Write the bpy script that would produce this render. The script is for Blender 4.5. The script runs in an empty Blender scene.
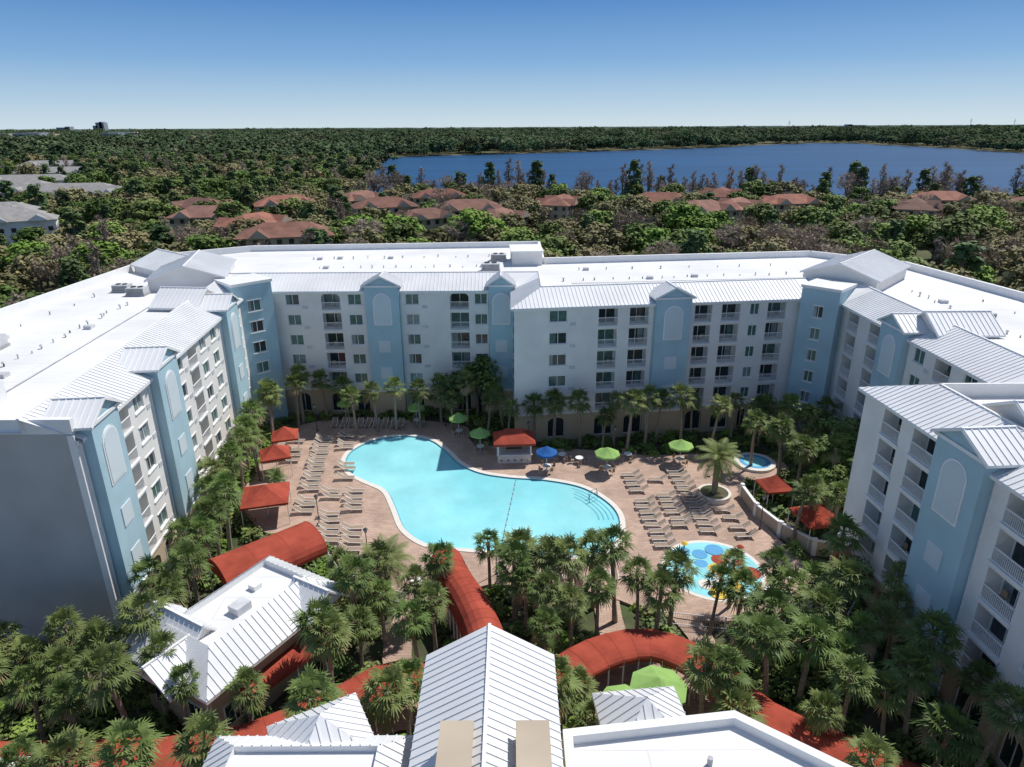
import bpy, bmesh, math, random
from mathutils import Vector, Matrix
from mathutils.geometry import tessellate_polygon
random.seed(7)
R=random.random
def U(a,b): return a+(b-a)*random.random()
scene=bpy.context.scene
COL=scene.collection

# ---------------------------------------------------------------- materials
MATS={}
def mat(name,col,rough=.7,var=.12,scale=.5,spec=.3,rnd=0,hue=None,bump=0,bscale=8,trans=0,metal=0,brick=None,stretch=None):
    m=bpy.data.materials.new(name); m.use_nodes=True
    nt=m.node_tree; N=nt.nodes; Lk=nt.links
    b=N['Principled BSDF']
    b.inputs['Roughness'].default_value=rough
    b.inputs['Specular IOR Level'].default_value=spec
    b.inputs['Metallic'].default_value=metal
    geo=N.new('ShaderNodeNewGeometry')
    pos=geo.outputs['Position']
    if stretch:
        mp=N.new('ShaderNodeMapping'); mp.inputs['Scale'].default_value=stretch
        Lk.new(pos,mp.inputs['Vector']); pos=mp.outputs['Vector']
    base=None
    if brick:
        br=N.new('ShaderNodeTexBrick'); Lk.new(geo.outputs['Position'],br.inputs['Vector'])
        br.inputs['Color1'].default_value=(*brick['c1'],1); br.inputs['Color2'].default_value=(*brick['c2'],1)
        br.inputs['Mortar'].default_value=(*brick['m'],1); br.inputs['Scale'].default_value=1
        br.inputs['Mortar Size'].default_value=brick['ms']; br.inputs['Brick Width'].default_value=brick['w']; br.inputs['Row Height'].default_value=brick['h']
        base=br.outputs['Color']
    nz=N.new('ShaderNodeTexNoise'); nz.inputs['Scale'].default_value=scale; nz.inputs['Detail'].default_value=6
    Lk.new(pos,nz.inputs['Vector'])
    mr=N.new('ShaderNodeMapRange'); mr.inputs['From Min'].default_value=.3; mr.inputs['From Max'].default_value=.7
    mr.inputs['To Min'].default_value=1-var; mr.inputs['To Max'].default_value=1+var
    Lk.new(nz.outputs['Fac'],mr.inputs['Value'])
    fac=mr.outputs['Result']
    oi=None
    if rnd:
        oi=N.new('ShaderNodeObjectInfo')
        m2=N.new('ShaderNodeMapRange'); m2.inputs['To Min'].default_value=1-rnd; m2.inputs['To Max'].default_value=1+rnd
        Lk.new(oi.outputs['Random'],m2.inputs['Value'])
        mm=N.new('ShaderNodeMath'); mm.operation='MULTIPLY'
        Lk.new(fac,mm.inputs[0]); Lk.new(m2.outputs['Result'],mm.inputs[1]); fac=mm.outputs['Value']
    vm=N.new('ShaderNodeVectorMath'); vm.operation='SCALE'
    if base is None:
        if hue:
            mx=N.new('ShaderNodeMix'); mx.data_type='RGBA'
            mx.inputs['A'].default_value=(*col,1); mx.inputs['B'].default_value=(*hue,1)
            if oi:
                mu=N.new('ShaderNodeMath'); mu.operation='MULTIPLY'; mu.inputs[1].default_value=7.31
                fr=N.new('ShaderNodeMath'); fr.operation='FRACT'
                Lk.new(oi.outputs['Random'],mu.inputs[0]); Lk.new(mu.outputs[0],fr.inputs[0]); Lk.new(fr.outputs[0],mx.inputs['Factor'])
            else:
                n2=N.new('ShaderNodeTexNoise'); n2.inputs['Scale'].default_value=scale*.37; n2.inputs['Detail'].default_value=4
                Lk.new(pos,n2.inputs['Vector'])
                m3=N.new('ShaderNodeMapRange'); m3.inputs['From Min'].default_value=.38; m3.inputs['From Max'].default_value=.62
                Lk.new(n2.outputs['Fac'],m3.inputs['Value']); Lk.new(m3.outputs['Result'],mx.inputs['Factor'])
            Lk.new(mx.outputs['Result'],vm.inputs[0])
        else: vm.inputs[0].default_value=col
    else: Lk.new(base,vm.inputs[0])
    Lk.new(fac,vm.inputs['Scale'])
    Lk.new(vm.outputs['Vector'],b.inputs['Base Color'])
    if bump:
        n3=N.new('ShaderNodeTexNoise'); n3.inputs['Scale'].default_value=bscale; n3.inputs['Detail'].default_value=4
        Lk.new(pos,n3.inputs['Vector'])
        bp=N.new('ShaderNodeBump'); bp.inputs['Strength'].default_value=bump; bp.inputs['Distance'].default_value=.1
        Lk.new(n3.outputs['Fac'],bp.inputs['Height']); Lk.new(bp.outputs['Normal'],b.inputs['Normal'])
    if trans:
        tr=N.new('ShaderNodeBsdfTranslucent'); Lk.new(vm.outputs['Vector'],tr.inputs['Color'])
        ms=N.new('ShaderNodeMixShader'); ms.inputs['Fac'].default_value=trans
        Lk.new(b.outputs[0],ms.inputs[1]); Lk.new(tr.outputs[0],ms.inputs[2])
        Lk.new(ms.outputs[0],N['Material Output'].inputs['Surface'])
    MATS[name]=m
    return m
mat('white_stucco',(.79,.77,.735),.8,.07,.35,bump=.15,bscale=12)
mat('white_trim',(.80,.80,.79),.6,.04,1)
mat('blue_stucco',(.40,.565,.63),.8,.08,.35)
mat('pale_blue',(.60,.68,.71),.8,.04,.35)
mat('cream_stucco',(.52,.43,.30),.8,.08,.4)
mat('grey_wall',(.47,.465,.46),.85,.08,.3)
mat('metal_roof',(.73,.74,.75),.5,.07,.25,spec=.3)
mat('membrane_roof',(.7,.7,.7),.85,.09,.12,brick=dict(c1=(.75,.75,.74),c2=(.715,.715,.715),m=(.60,.60,.61),ms=.03,w=14,h=2.4))
mat('glass_dark',(.03,.045,.05),.12,.3,2,spec=.6)
mat('glass_green',(.08,.16,.14),.2,.3,2,spec=.6)
mat('glass_pale',(.25,.3,.3),.25,.2,2,spec=.6)
mat('rail_white',(.8,.8,.8),.5,.02,1)
mat('grey_metal',(.35,.36,.37),.5,.15,1,spec=.5)
mat('vent_metal',(.55,.56,.57),.5,.15,1,spec=.5)
mat('dark_metal',(.06,.065,.07),.5,.15,1,spec=.5)
mat('red_canvas',(.37,.075,.048),.9,.2,.7,bump=.3,bscale=2,spec=.1)
mat('green_canvas',(.28,.46,.14),.85,.1,1,spec=.1)
mat('blue_canvas',(.03,.12,.36),.8,.1,1,spec=.1)
mat('pavers',(.4,.29,.245),.85,.2,.3,brick=dict(c1=(.51,.36,.28),c2=(.42,.295,.23),m=(.28,.21,.175),ms=.014,w=.6,h=.3))
mat('coping',(.72,.68,.62),.7,.06,2)
mat('pool_water',(.24,.66,.72),.08,.10,.22,spec=.4,hue=(.34,.75,.79),bump=.3,bscale=1.6)
mat('pool_tile',(.12,.42,.52),.3,.1,3)
mat('lake_water',(.012,.066,.16),.42,.2,.010,spec=.2,stretch=(.3,1.8,1),bump=.7,bscale=.25)
mat('grass_ground',(.09,.10,.045),.95,.3,.02,hue=(.15,.135,.08))
mat('garden_soil',(.12,.10,.07),.95,.35,.5,hue=(.06,.085,.03))
mat('bark',(.22,.19,.16),.9,.25,3,bump=.4,bscale=10)
mat('palm_bark',(.30,.25,.20),.9,.3,5,bump=.5,bscale=9,rnd=.2)
mat('palm_leaf',(.12,.19,.05),.55,.3,1.2,spec=.25,rnd=.25,hue=(.20,.24,.08),trans=.2)
mat('palm_dry',(.33,.26,.14),.8,.25,1.2,rnd=.2)
mat('leaf_green',(.11,.18,.042),.7,.3,.25,rnd=.3,hue=(.16,.20,.06),spec=.15)
mat('leaf_bright',(.17,.29,.045),.7,.25,.25,rnd=.2,hue=(.21,.29,.07),spec=.15)
mat('leaf_olive',(.19,.185,.08),.7,.3,.25,rnd=.25,hue=(.27,.235,.12),spec=.15)
mat('leaf_pine',(.07,.125,.045),.7,.3,.25,rnd=.3,hue=(.11,.15,.055),spec=.15)
mat('twig',(.28,.225,.18),.9,.3,.5,rnd=.25,hue=(.36,.29,.24),spec=.1)
mat('leaf_shrub',(.09,.16,.04),.6,.3,1,rnd=.4,hue=(.18,.21,.06))
mat('haze_tint_leaf',(.075,.12,.06),.9,.35,.015,rnd=.3,hue=(.11,.145,.075),spec=.0)  # distance haze mixed into the leaf colour of the far clumps
mat('haze_tint_leaf_light',(.12,.145,.075),.9,.35,.015,rnd=.25,hue=(.16,.165,.10),spec=.0)  # lighter clump leaves, aerial haze also put into the colour
mat('haze_tint_forest',(.065,.095,.08),.95,.3,.006,hue=(.085,.12,.105),spec=.0)  # bluish aerial haze painted into the farthest canopy colour
mat('tile_roof',(.25,.105,.072),.85,.25,.3,rnd=.25,hue=(.21,.115,.09))
mat('grey_shingle',(.30,.29,.28),.9,.15,.5)
mat('cream_wall',(.5,.42,.32),.85,.1,.3)
mat('sling',(.33,.25,.18),.8,.1,2)
mat('yellow_paint',(.75,.55,.08),.6,.06,1)
mat('blue_paint',(.10,.35,.62),.6,.06,1)
mat('hotel_far',(.3,.33,.38),.8,.1,.05)

# ---------------------------------------------------------------- mesh builder
class MB:
    def __init__(s): s.v=[];s.f=[];s.m=[];s.ml=[]
    def mi(s,n):
        if n not in s.ml: s.ml.append(n)
        return s.ml.index(n)
    def q(s,pts,m):
        i=len(s.v); s.v+= [tuple(p) for p in pts]; s.f.append(tuple(range(i,i+len(pts)))); s.m.append(s.mi(m))
    def tri(s,poly,z,m):
        pts=[Vector((p[0],p[1],z)) for p in poly]; i=len(s.v); s.v+=[tuple(p) for p in pts]
        for t in tessellate_polygon([pts]):
            a,b,c=[pts[k] for k in t]
            if (b-a).cross(c-a).z<0: t=t[::-1]
            s.f.append(tuple(i+k for k in t)); s.m.append(s.mi(m))
    def box(s,T,a,b,m):
        x0,y0,z0=a;x1,y1,z1=b
        P=[T(x,y,z) for z in(z0,z1) for x,y in((x0,y0),(x1,y0),(x1,y1),(x0,y1))]
        i=len(s.v); s.v+=[tuple(p) for p in P]
        for f in((0,3,2,1),(4,5,6,7),(0,1,5,4),(1,2,6,5),(2,3,7,6),(3,0,4,7)):
            s.f.append(tuple(i+k for k in f)); s.m.append(s.mi(m))
    def cyl(s,p0,p1,r0,r1,n,m,cap=True):
        p0=Vector(p0);p1=Vector(p1);d=(p1-p0).normalized()
        a=d.orthogonal().normalized();b=d.cross(a)
        i=len(s.v)
        for p,r in((p0,r0),(p1,r1)):
            for k in range(n):
                t=2*math.pi*k/n; s.v.append(tuple(p+a*(math.cos(t)*r)+b*(math.sin(t)*r)))
        for k in range(n):
            s.f.append((i+k,i+(k+1)%n,i+n+(k+1)%n,i+n+k)); s.m.append(s.mi(m))
        if cap: s.f.append(tuple(i+n+k for k in range(n))); s.m.append(s.mi(m))
    def mesh(s,name,smooth=False):
        me=bpy.data.meshes.new(name); me.from_pydata(s.v,[],s.f)
        for n in s.ml: me.materials.append(MATS[n])
        me.polygons.foreach_set('material_index',s.m)
        if smooth: me.polygons.foreach_set('use_smooth',[True]*len(s.f))
        me.update(); return me
    def obj(s,name,parent=None,smooth=False,loc=(0,0,0),rot=0):
        o=bpy.data.objects.new(name,s.mesh(name,smooth)); COL.objects.link(o)
        o.location=loc; o.rotation_euler=(0,0,rot)
        if parent: o.parent=parent
        return o
def empty(name,loc=(0,0,0)):
    o=bpy.data.objects.new(name,None); COL.objects.link(o); o.location=loc; return o
def inst(name,me,loc,rot=0,sc=1,parent=None,tilt=(0,0)):
    o=bpy.data.objects.new(name,me); COL.objects.link(o); o.location=loc; o.rotation_euler=(tilt[0],tilt[1],rot)
    o.scale=(sc,sc,sc) if not isinstance(sc,tuple) else sc
    if parent:o.parent=parent
    return o
def frame(P0,P1):
    P0=Vector((P0[0],P0[1],0));P1=Vector((P1[0],P1[1],0)); d=(P1-P0).normalized(); o=Vector((d.y,-d.x,0))
    return (lambda s,dd,z: P0+d*s+o*dd+Vector((0,0,z))),(P1-P0).length
ID=lambda x,y,z:Vector((x,y,z))
def rotT(cx,cy,a,z0=0):
    c,s=math.cos(a),math.sin(a)
    return lambda x,y,z:Vector((cx+x*c-y*s,cy+x*s+y*c,z0+z))
def pip(x,y,poly):
    c=False;n=len(poly);j=n-1
    for i in range(n):
        xi,yi=poly[i][:2];xj,yj=poly[j][:2]
        if (yi>y)!=(yj>y) and x<(xj-xi)*(y-yi)/(yj-yi)+xi:c=not c
        j=i
    return c
def smoothpoly(P,n=5):
    out=[];L=len(P)
    for i in range(L):
        p0,p1,p2,p3=[Vector(P[(i+k-1)%L]) for k in range(4)]
        for k in range(n):
            t=k/n
            out.append(tuple(.5*((2*p1)+(p2-p0)*t+(2*p0-5*p1+4*p2-p3)*t*t+(3*p1-p0-3*p2+p3)*t**3)))
    return out
def offset(P,d,closed=True):
    out=[];n=len(P)
    for i in range(n):
        a=Vector(P[(i-1)%n]) if (closed or i>0) else None
        b=Vector(P[i]); c=Vector(P[(i+1)%n]) if (closed or i<n-1) else None
        n1=n2=None
        if a is not None: e=(b-a).normalized(); n1=Vector((-e.y,e.x))
        if c is not None: e=(c-b).normalized(); n2=Vector((-e.y,e.x))
        if n1 is None: m=n2
        elif n2 is None: m=n1
        else:
            m=n1+n2; m=m/max(.3,m.dot(n1)) if m.length>1e-6 else n1
        out.append(tuple(b+m*d))
    return out

def seam(mb,a0,a1,b0,b1,m='metal_roof',sp=.5,rh=.055,rw=.03):
    a0,a1,b0,b1=[Vector(p) for p in (a0,a1,b0,b1)]
    mb.q([a0,a1,b1,b0] if (b1-b0).length>1e-4 else [a0,a1,b0],m)
    L=(a1-a0).length; e=(a1-a0)/L
    sb0=(b0-a0).dot(e); sb1=(b1-a0).dot(e)
    p=(b0-a0)-e*sb0; Um=p.length; p/=Um
    n=e.cross(p); 
    if n.z<0:n=-n
    k=int(L/sp); off=(L-k*sp)/2
    for i in range(k+1):
        s=off+i*sp
        if s<.03 or s>L-.03: continue
        if s<sb0: u=Um*s/sb0
        elif s>sb1: u=Um*(L-s)/(L-sb1)
        else:u=Um
        if u<.1:continue
        A=a0+e*s;B=A+p*u;w=e*rw;h=n*rh
        mb.q([A-w,A-w+h,B-w+h,B-w],m);mb.q([A-w+h,A+w+h,B+w+h,B-w+h],m);mb.q([A+w+h,A+w,B+w,B+w+h],m);mb.q([A-w,A+w,A+w+h,A-w+h],m)
def gable(mb,T,x0,x1,y0,y1,ze,zr,m='metal_roof',wall='white_stucco',ends=(1,1),over=.35,thick=.18,ridge='y'):
    if ridge=='x':
        T0=T; T=lambda x,y,z:T0(y,-x,z); x0,x1,y0,y1=-y1,-y0,x0,x1
    xm=(x0+x1)/2; sl=(zr-ze)/((x1-x0)/2); zo=ze-sl*over
    seam(mb,T(x0-over,y1+over,zo),T(x0-over,y0-over,zo),T(xm,y1+over,zr),T(xm,y0-over,zr),m)
    seam(mb,T(x1+over,y0-over,zo),T(x1+over,y1+over,zo),T(xm,y0-over,zr),T(xm,y1+over,zr),m)
    for y in(y0-over,y1+over):
        for xa in(x0-over,x1+over):
            mb.q([T(xa,y,zo),T(xm,y,zr),T(xm,y,zr-thick),T(xa,y,zo-thick)],'white_trim')
    for xa in (x0-over,x1+over):
        mb.q([T(xa,y0-over,zo),T(xa,y1+over,zo),T(xa,y1+over,zo-thick),T(xa,y0-over,zo-thick)],'white_trim')
    mb.box(T,(xm-.09,y0-over-.01,zr-.02),(xm+.09,y1+over+.01,zr+.07),'white_trim')
    for e,y in zip(ends,(y0,y1)):
        if e: mb.q([T(x0,y,ze),T(x1,y,ze),T(xm,y,zr)],wall)
def hiproof(mb,T,x0,x1,y0,y1,ze,zt,ins,m='metal_roof',flat=None):
    A=[(x0,y0),(x1,y0),(x1,y1),(x0,y1)];B=[(x0+ins,y0+ins),(x1-ins,y0+ins),(x1-ins,y1-ins),(x0+ins,y1-ins)]
    for i in range(4):
        j=(i+1)%4
        seam(mb,T(*A[i],ze),T(*A[j],ze),T(*B[i],zt),T(*B[j],zt),m)
        mb.q([T(*A[i],ze),T(*A[j],ze),T(*A[j],ze-.25),T(*A[i],ze-.25)],'white_trim')
        if flat is not None:
            mb.q([T(*B[i],zt),T(*B[j],zt),T(*B[j],flat),T(*B[i],flat)],'white_trim')
    if flat is not None: mb.q([T(*p,flat) for p in B],'membrane_roof')

# ---------------------------------------------------------------- hotel
EAVE=17.6; FL=[0]+[3.6+2.8*i for i in range(6)]
hotel=empty('hotel_building')
W=MB();GL=MB();RL=MB();RF=MB();TW=MB()
def arch_fill(mb,T,s0,s1,z1,d,m,n=8,side=1):
    r=(s1-s0)/2; sm=(s0+s1)/2; rz=min(r,.7)
    for sg in(-1,1):
        pts=[(sm+sg*r*math.cos(t),z1-rz+rz*math.sin(t)) for t in [math.pi/2*k/n for k in range(n+1)]]
        mb.q([T(sm+sg*r,d,z1)]+[T(a,d,b) for a,b in pts],m)
def opening(T,s0,s1,z0,z1,depth,kind,wm):
    W.q([T(s0,0,z0),T(s0,0,z1),T(s0,-depth,z1),T(s0,-depth,z0)],wm)
    W.q([T(s1,0,z0),T(s1,0,z1),T(s1,-depth,z1),T(s1,-depth,z0)],wm)
    W.q([T(s0,0,z1),T(s1,0,z1),T(s1,-depth,z1),T(s0,-depth,z1)],wm)
    W.q([T(s0,0,z0),T(s1,0,z0),T(s1,-depth,z0),T(s0,-depth,z0)],wm)
    g=random.choice(['glass_dark','glass_green','glass_green','glass_pale']) if kind!='B' else random.choice(['glass_dark','glass_dark','glass_green'])
    if kind=='G': g='glass_dark'
    GL.q([T(s0,-depth,z0),T(s1,-depth,z0),T(s1,-depth,z1),T(s0,-depth,z1)],g)
    t=.07
    def fr(a,b): GL.box(T,(a[0],-depth+.003,a[1]),(b[0],-depth+.06,b[1]),'rail_white')
    fr((s0,z0),(s0+t,z1));fr((s1-t,z0),(s1,z1));fr((s0+t,z1-t),(s1-t,z1));fr((s0+t,z0),(s1-t,z0+t))
    sm=(s0+s1)/2; fr((sm-t/2,z0+t),(sm+t/2,z1-t))
    if kind=='W':
        GL.box(T,(s0+t,-depth+.003,z0+t),(s0+(s1-s0)*U(.15,.4),-depth+.02,z1-t),random.choice(['glass_green','glass_pale']))
        W.box(T,(s0-.1,0.003,z0-.12),(s1+.1,.1,z0),'white_trim')
        W.box(T,(s0-.1,0.003,z1),(s1+.1,.07,z1+.12),'white_trim')
    if kind=='B':
        d0,d1=-.02,.03
        if R()<.5:
            x=s0+t if R()<.5 else s0+(s1-s0)*.62; GL.box(T,(x,-depth+.003,z0+t),(x+(s1-s0)*.3,-depth+.02,z1-t),random.choice(['glass_green','glass_pale']))
        RL.box(T,(s0-.05,d0,z0+.98),(s1+.05,d1+.03,z0+1.05),'rail_white')
        RL.box(T,(s0-.05,d0,z0+.05),(s1+.05,d1+.01,z0+.1),'rail_white')
        n=int((s1-s0)/.14)
        for i in range(n+1):
            x=s0+(s1-s0)*i/n; RL.box(T,(x-.014,d0+.01,z0+.1),(x+.014,d1-.01,z0+.98),'rail_white')
        W.box(T,(s0-.12,0.003,z0-.2),(s1+.12,.16,z0-.02),'white_trim')
        if R()<.6:
            x=U(s0+.5,s1-.6); RL.box(T,(x-.25,-.9,z0+.4),(x+.25,-.45,z0+.46),'sling'); RL.box(T,(x-.25,-.95,z0+.4),(x+.25,-.9,z0+.95),'sling')
def facade(P0,P1,specs,top=EAVE,wm='white_stucco'):
    T,L=frame(P0,P1)
    ops=sorted([(c-w/2,c+w/2,k) for k,c,w in specs if k in'WBA'])
    x=0
    for s0,s1,k in ops:
        W.q([T(x,0,3.6),T(s0,0,3.6),T(s0,0,top),T(x,0,top)],wm)
        W.q([T(x,0,-.3),T(s0,0,-.3),T(s0,0,3.6),T(x,0,3.6)],'cream_stucco')
        x=s1
        for i,z in enumerate(FL[:-1]):
            h=(FL[i+1]-z); wmm=wm if i else 'cream_stucco'
            zz=z if i else -.3
            if i==0: o0,o1,dp,kk=.15,3.0,.4,'G'
            elif k=='W':o0,o1,dp,kk=z+.85,z+2.3,.16,'W'
            else:o0,o1,dp,kk=z+.18,z+2.5,1.3,'B'
            W.q([T(s0,0,zz),T(s1,0,zz),T(s1,0,o0),T(s0,0,o0)],wmm)
            W.q([T(s0,0,o1),T(s1,0,o1),T(s1,0,z+h),T(s0,0,z+h)],wmm)
            opening(T,s0,s1,o0,o1,dp,kk,wmm)
            if i==0 or (k=='A' and i==5): arch_fill(W,T,s0,s1,o1,0,wmm)
    W.q([T(x,0,3.6),T(L,0,3.6),T(L,0,top),T(x,0,top)],wm)
    W.q([T(x,0,-.3),T(L,0,-.3),T(L,0,3.6),T(x,0,3.6)],'cream_stucco')
    tw=[(c-w/2,c+w/2) for k,c,w in specs if k=='T']
    xs=[0]+[v for t in sorted(tw) for v in t]+[L]
    for i in range(0,len(xs),2):
        if xs[i+1]-xs[i]<.2: continue
        W.box(T,(xs[i],.003,3.5),(xs[i+1],.12,3.75),'white_trim')
        W.box(T,(xs[i],.003,top-.45),(xs[i+1],.14,top-.1),'white_trim')
    for i in range(len(ops)-1):
        a=ops[i][1];b=ops[i+1][0]
        if b-a>1.6 and not any(t0-.3<(a+.5)<t1+.3 for t0,t1 in tw):
            for z in FL[1:-1]:
                if ops[i][2]=='W': W.box(T,(a+.35,.003,z+.35),(a+1.1,.05,z+.75),'vent_metal')
    for t0,t1 in tw:
        for s in(t0-.22,t1+.14): 
            if 0<s<L: W.box(T,(s,.003,0),(s+.09,.1,top-.5),'white_trim')
    for s0,s1 in tw: tower(T,s0,s1)
def tower(T,s0,s1,dp=.85,top=18.55,win=False):
    sm=(s0+s1)/2
    TW.q([T(s0,dp,-.3),T(s1,dp,-.3),T(s1,dp,top),T(s0,dp,top)],'blue_stucco')
    for s in(s0,s1):
        TW.q([T(s,dp,-.3),T(s,dp,EAVE),T(s,-.05,EAVE),T(s,-.05,-.3)],'blue_stucco')
        TW.q([T(s,dp,EAVE),T(s,dp,top),T(s,-1.9,top),T(s,-1.9,EAVE)],'blue_stucco')
    TW.box(T,(s0-.06,dp+.003,3.5),(s1+.06,dp+.1,3.8),'white_trim')
    TW.box(T,(s0-.06,dp+.003,-.3),(s1+.06,dp+.04,3.45),'cream_stucco')
    gable(TW,T,s0-.1,s1+.1,-2.2,dp+.02,top,top+1.15,wall='blue_stucco',over=.3)
    TW.box(T,(s0-.25,dp+.003,top-.35),(s1+.25,dp+.12,top-.1),'white_trim')
    r=min(1.05,(s1-s0)/2-.5); z0=13.2; z1=16.2
    for rr,dd,mm in((r+.16,.06,'white_trim'),(r,.1,'pale_blue')):
        pts=[(sm-rr,z0-(rr-r)),(sm+rr,z0-(rr-r))]+[(sm+rr*math.cos(t),z1+rr*math.sin(t)) for t in [math.pi*k/10 for k in range(11)]]
        TW.q([T(a,dp+dd,b) for a,b in pts],mm)
        for i in range(len(pts)):
            a,b=pts[i],pts[(i+1)%len(pts)]
            TW.q([T(a[0],dp,a[1]),T(b[0],dp,b[1]),T(b[0],dp+dd,b[1]),T(a[0],dp+dd,a[1])],mm)
    for z in (9.2,5.4):
        TW.box(T,(sm-.8,dp+.003,z),(sm+.8,dp+.07,z+1.7),'pale_blue')
RP=[(-30.5,43),(-35,88.8),(.3,88.8),(.3,79.1),(37.3,83.6),(40.4,80.6),(40.5,52),(29.2,52),(31.8,12)]
facade(RP[0],RP[1],[('T',2.7,4.2),('B',6.8,2.4),('W',10,1.8),('T',14.9,4.6),('W',19.6,1.8),('B',23.3,2.4),('W',26.6,1.8),('W',30.3,1.8),('T',35.4,4.4),('W',39.7,1.7)])
facade(RP[1],RP[2],[('W',5.7,1.8),('A',10.8,2.5),('W',14,1.8),('T',17.8,4.5),('W',21.7,1.8),('A',28,2.5),('W',30.9,1.7),('T',33.6,3.2)])
facade(RP[2],RP[3],[('W',5,1.6)])
facade(RP[3],RP[4],[('W',5.4,2.2),('B',11.6,2.4),('B',15.5,2.4),('T',19.6,4.4),('B',23.7,2.2),('B',27.3,2.4),('W',30.4,1.2),('B',33.3,2.4)])
facade(RP[4],RP[5],[])
facade(RP[5],RP[6],[('B',3,2.4),('B',8,2.4),('T',12.6,4.4),('W',16.6,1.8),('B',20.5,2.4),('W',24.5,1.8)])
facade(RP[6],RP[7],[])
facade(RP[7],RP[8],[('B',3.9,2.2),('B',7.9,2.8),('T',12.3,4.6),('B',17.2,2.6),('W',21,1.8),('T',26,4.4),('B',31,2.4)])
def corner_tower(c,ang,w=5.2,top=19.2):
    a=math.radians(ang); out=Vector((math.cos(a),math.sin(a))); d=Vector((-out.y,out.x))
    P0=Vector(c)-d*w/2; P1=Vector(c)+d*w/2
    T,L=frame(P0,P1)
    zc=[(z+.9,z+2.35) for z in FL[1:-1]]
    TW.q([T(0,0,-.3),T(1.7,0,-.3),T(1.7,0,top),T(0,0,top)],'blue_stucco')
    TW.q([T(L-1.7,0,-.3),T(L,0,-.3),T(L,0,top),T(L-1.7,0,top)],'blue_stucco')
    zz=-.3
    for z0,z1 in zc:
        TW.q([T(1.7,0,zz),T(L-1.7,0,zz),T(L-1.7,0,z0),T(1.7,0,z0)],'blue_stucco'); zz=z1
        opening(T,1.7,L-1.7,z0,z1,.16,'W','blue_stucco')
    TW.q([T(1.7,0,zz),T(L-1.7,0,zz),T(L-1.7,0,top),T(1.7,0,top)],'blue_stucco')
    for s in(0,L): TW.q([T(s,0,-.3),T(s,-5,-.3),T(s,-5,top),T(s,0,top)],'blue_stucco')
    TW.box(T,(-.15,-5,top),(L+.15,.15,top+.35),'white_trim')
    TW.q([T(.2,-.2,top+.353),T(L-.2,-.2,top+.353),T(L-.2,-4.8,top+.353),T(.2,-4.8,top+.353)],'membrane_roof')
corner_tower((-33.2,85.6),-45)
corner_tower((37.6,81.0),-135,w=4.6)
OUT=[(-57,43),(-57,74),(-55.5,108.5),(-44,116),(5,119.3),(5,103.5),(47.6,108.4),(57.7,99),(61,79),(61,12)]
DEP=3.4;ZT=19.3;ZF=18.25
OV=offset(RP,-.45,False); TOPL=offset(RP,DEP,False)
for i in range(len(RP)-1):
    a0,a1,b0,b1=OV[i],OV[i+1],TOPL[i],TOPL[i+1]
    seam(RF,(*a0,EAVE),(*a1,EAVE),(*b0,ZT),(*b1,ZT))
    RF.q([(*a0,EAVE),(*a1,EAVE),(*a1,EAVE-.25),(*a0,EAVE-.25)],'white_trim')
    RF.q([(*a0,EAVE-.25),(*a1,EAVE-.25),(*RP[i+1],EAVE-.25),(*RP[i],EAVE-.25)],'white_trim')
    RF.q([(*b0,ZT),(*b1,ZT),(*b1,ZF-.1),(*b0,ZF-.1)],'white_trim')
    F,L=frame(b0,b1); RF.box(F,(0,-.12,ZT-.02),(L,.06,ZT+.08),'white_trim')
poly=TOPL+OUT[::-1]
RF.tri(poly,ZF,'membrane_roof')
for i in range(len(OUT)-1):
    T,L=frame(OUT[i],OUT[i+1])
    RF.box(T,(0,0,ZF-.2),(L,.45,ZF+.95),'white_trim')
    W.q([T(0,-.002,-.3),T(L,-.002,-.3),T(L,-.002,ZF),T(0,-.002,ZF)],'white_stucco')
    for k in range(int(L/3.5)):
        for z in FL[1:-1]:
            c=(k+.6)*3.5; W.box(T,(c-.8,-.06,z+.9),(c+.8,-.005,z+2.2),'glass_dark')
T,L=frame(OUT[0],RP[0])
RF.box(T,(0,-.45,ZF-.2),(L-.1,.003,ZF+.9),'white_trim')
W.q([T(0,0,-.3),T(L,0,-.3),T(L,0,ZF),T(0,0,ZF)],'grey_wall')
W.box(T,(L-.5,.003,-.3),(L,.12,ZF-.3),'white_trim')
for cx,cy,a,w,l,zz in((-43.5,92.5,.25,9,12,21.4),(-49,99,.9,8,9,21.0),(46,90,-.75,9,13,21.6),(-38.5,78.6,1.49,5.5,5,20.4),(45,66.5,1.57,5,6,20.3),(38,42,1.57,6,8,20.6)):
    T=rotT(cx,cy,a)
    for x in(-w/2,w/2): RF.q([T(x,-l/2,ZF),T(x,l/2,ZF),T(x,l/2,zz-1.5),T(x,-l/2,zz-1.5)],'white_stucco')
    for y in(-l/2,l/2): RF.q([T(-w/2,y,ZF),T(w/2,y,ZF),T(w/2,y,zz-1.5),T(-w/2,y,zz-1.5)],'white_stucco')
    gable(RF,T,-w/2,w/2,-l/2,l/2,zz-1.5,zz)
EQ=MB()
def ac(x,y,a=0,s=1):
    T=rotT(x,y,a,ZF)
    EQ.box(T,(-1.5*s,-1*s,.3),(1.5*s,1*s,1.4*s),'vent_metal'); EQ.box(T,(-1.6*s,-1.1*s,0),(1.6*s,1.1*s,.297),'grey_metal')
    EQ.cyl(T(-.6*s,0,1.4*s),T(-.6*s,0,1.55*s),.45*s,.45*s,12,'dark_metal');EQ.cyl(T(.6*s,0,1.4*s),T(.6*s,0,1.55*s),.45*s,.45*s,12,'dark_metal')
    for k in range(5): EQ.box(T,(-1.4*s,-1.03*s,(.45+k*.17)*s),(1.4*s,-1.005*s,(.52+k*.17)*s),'dark_metal')
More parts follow.
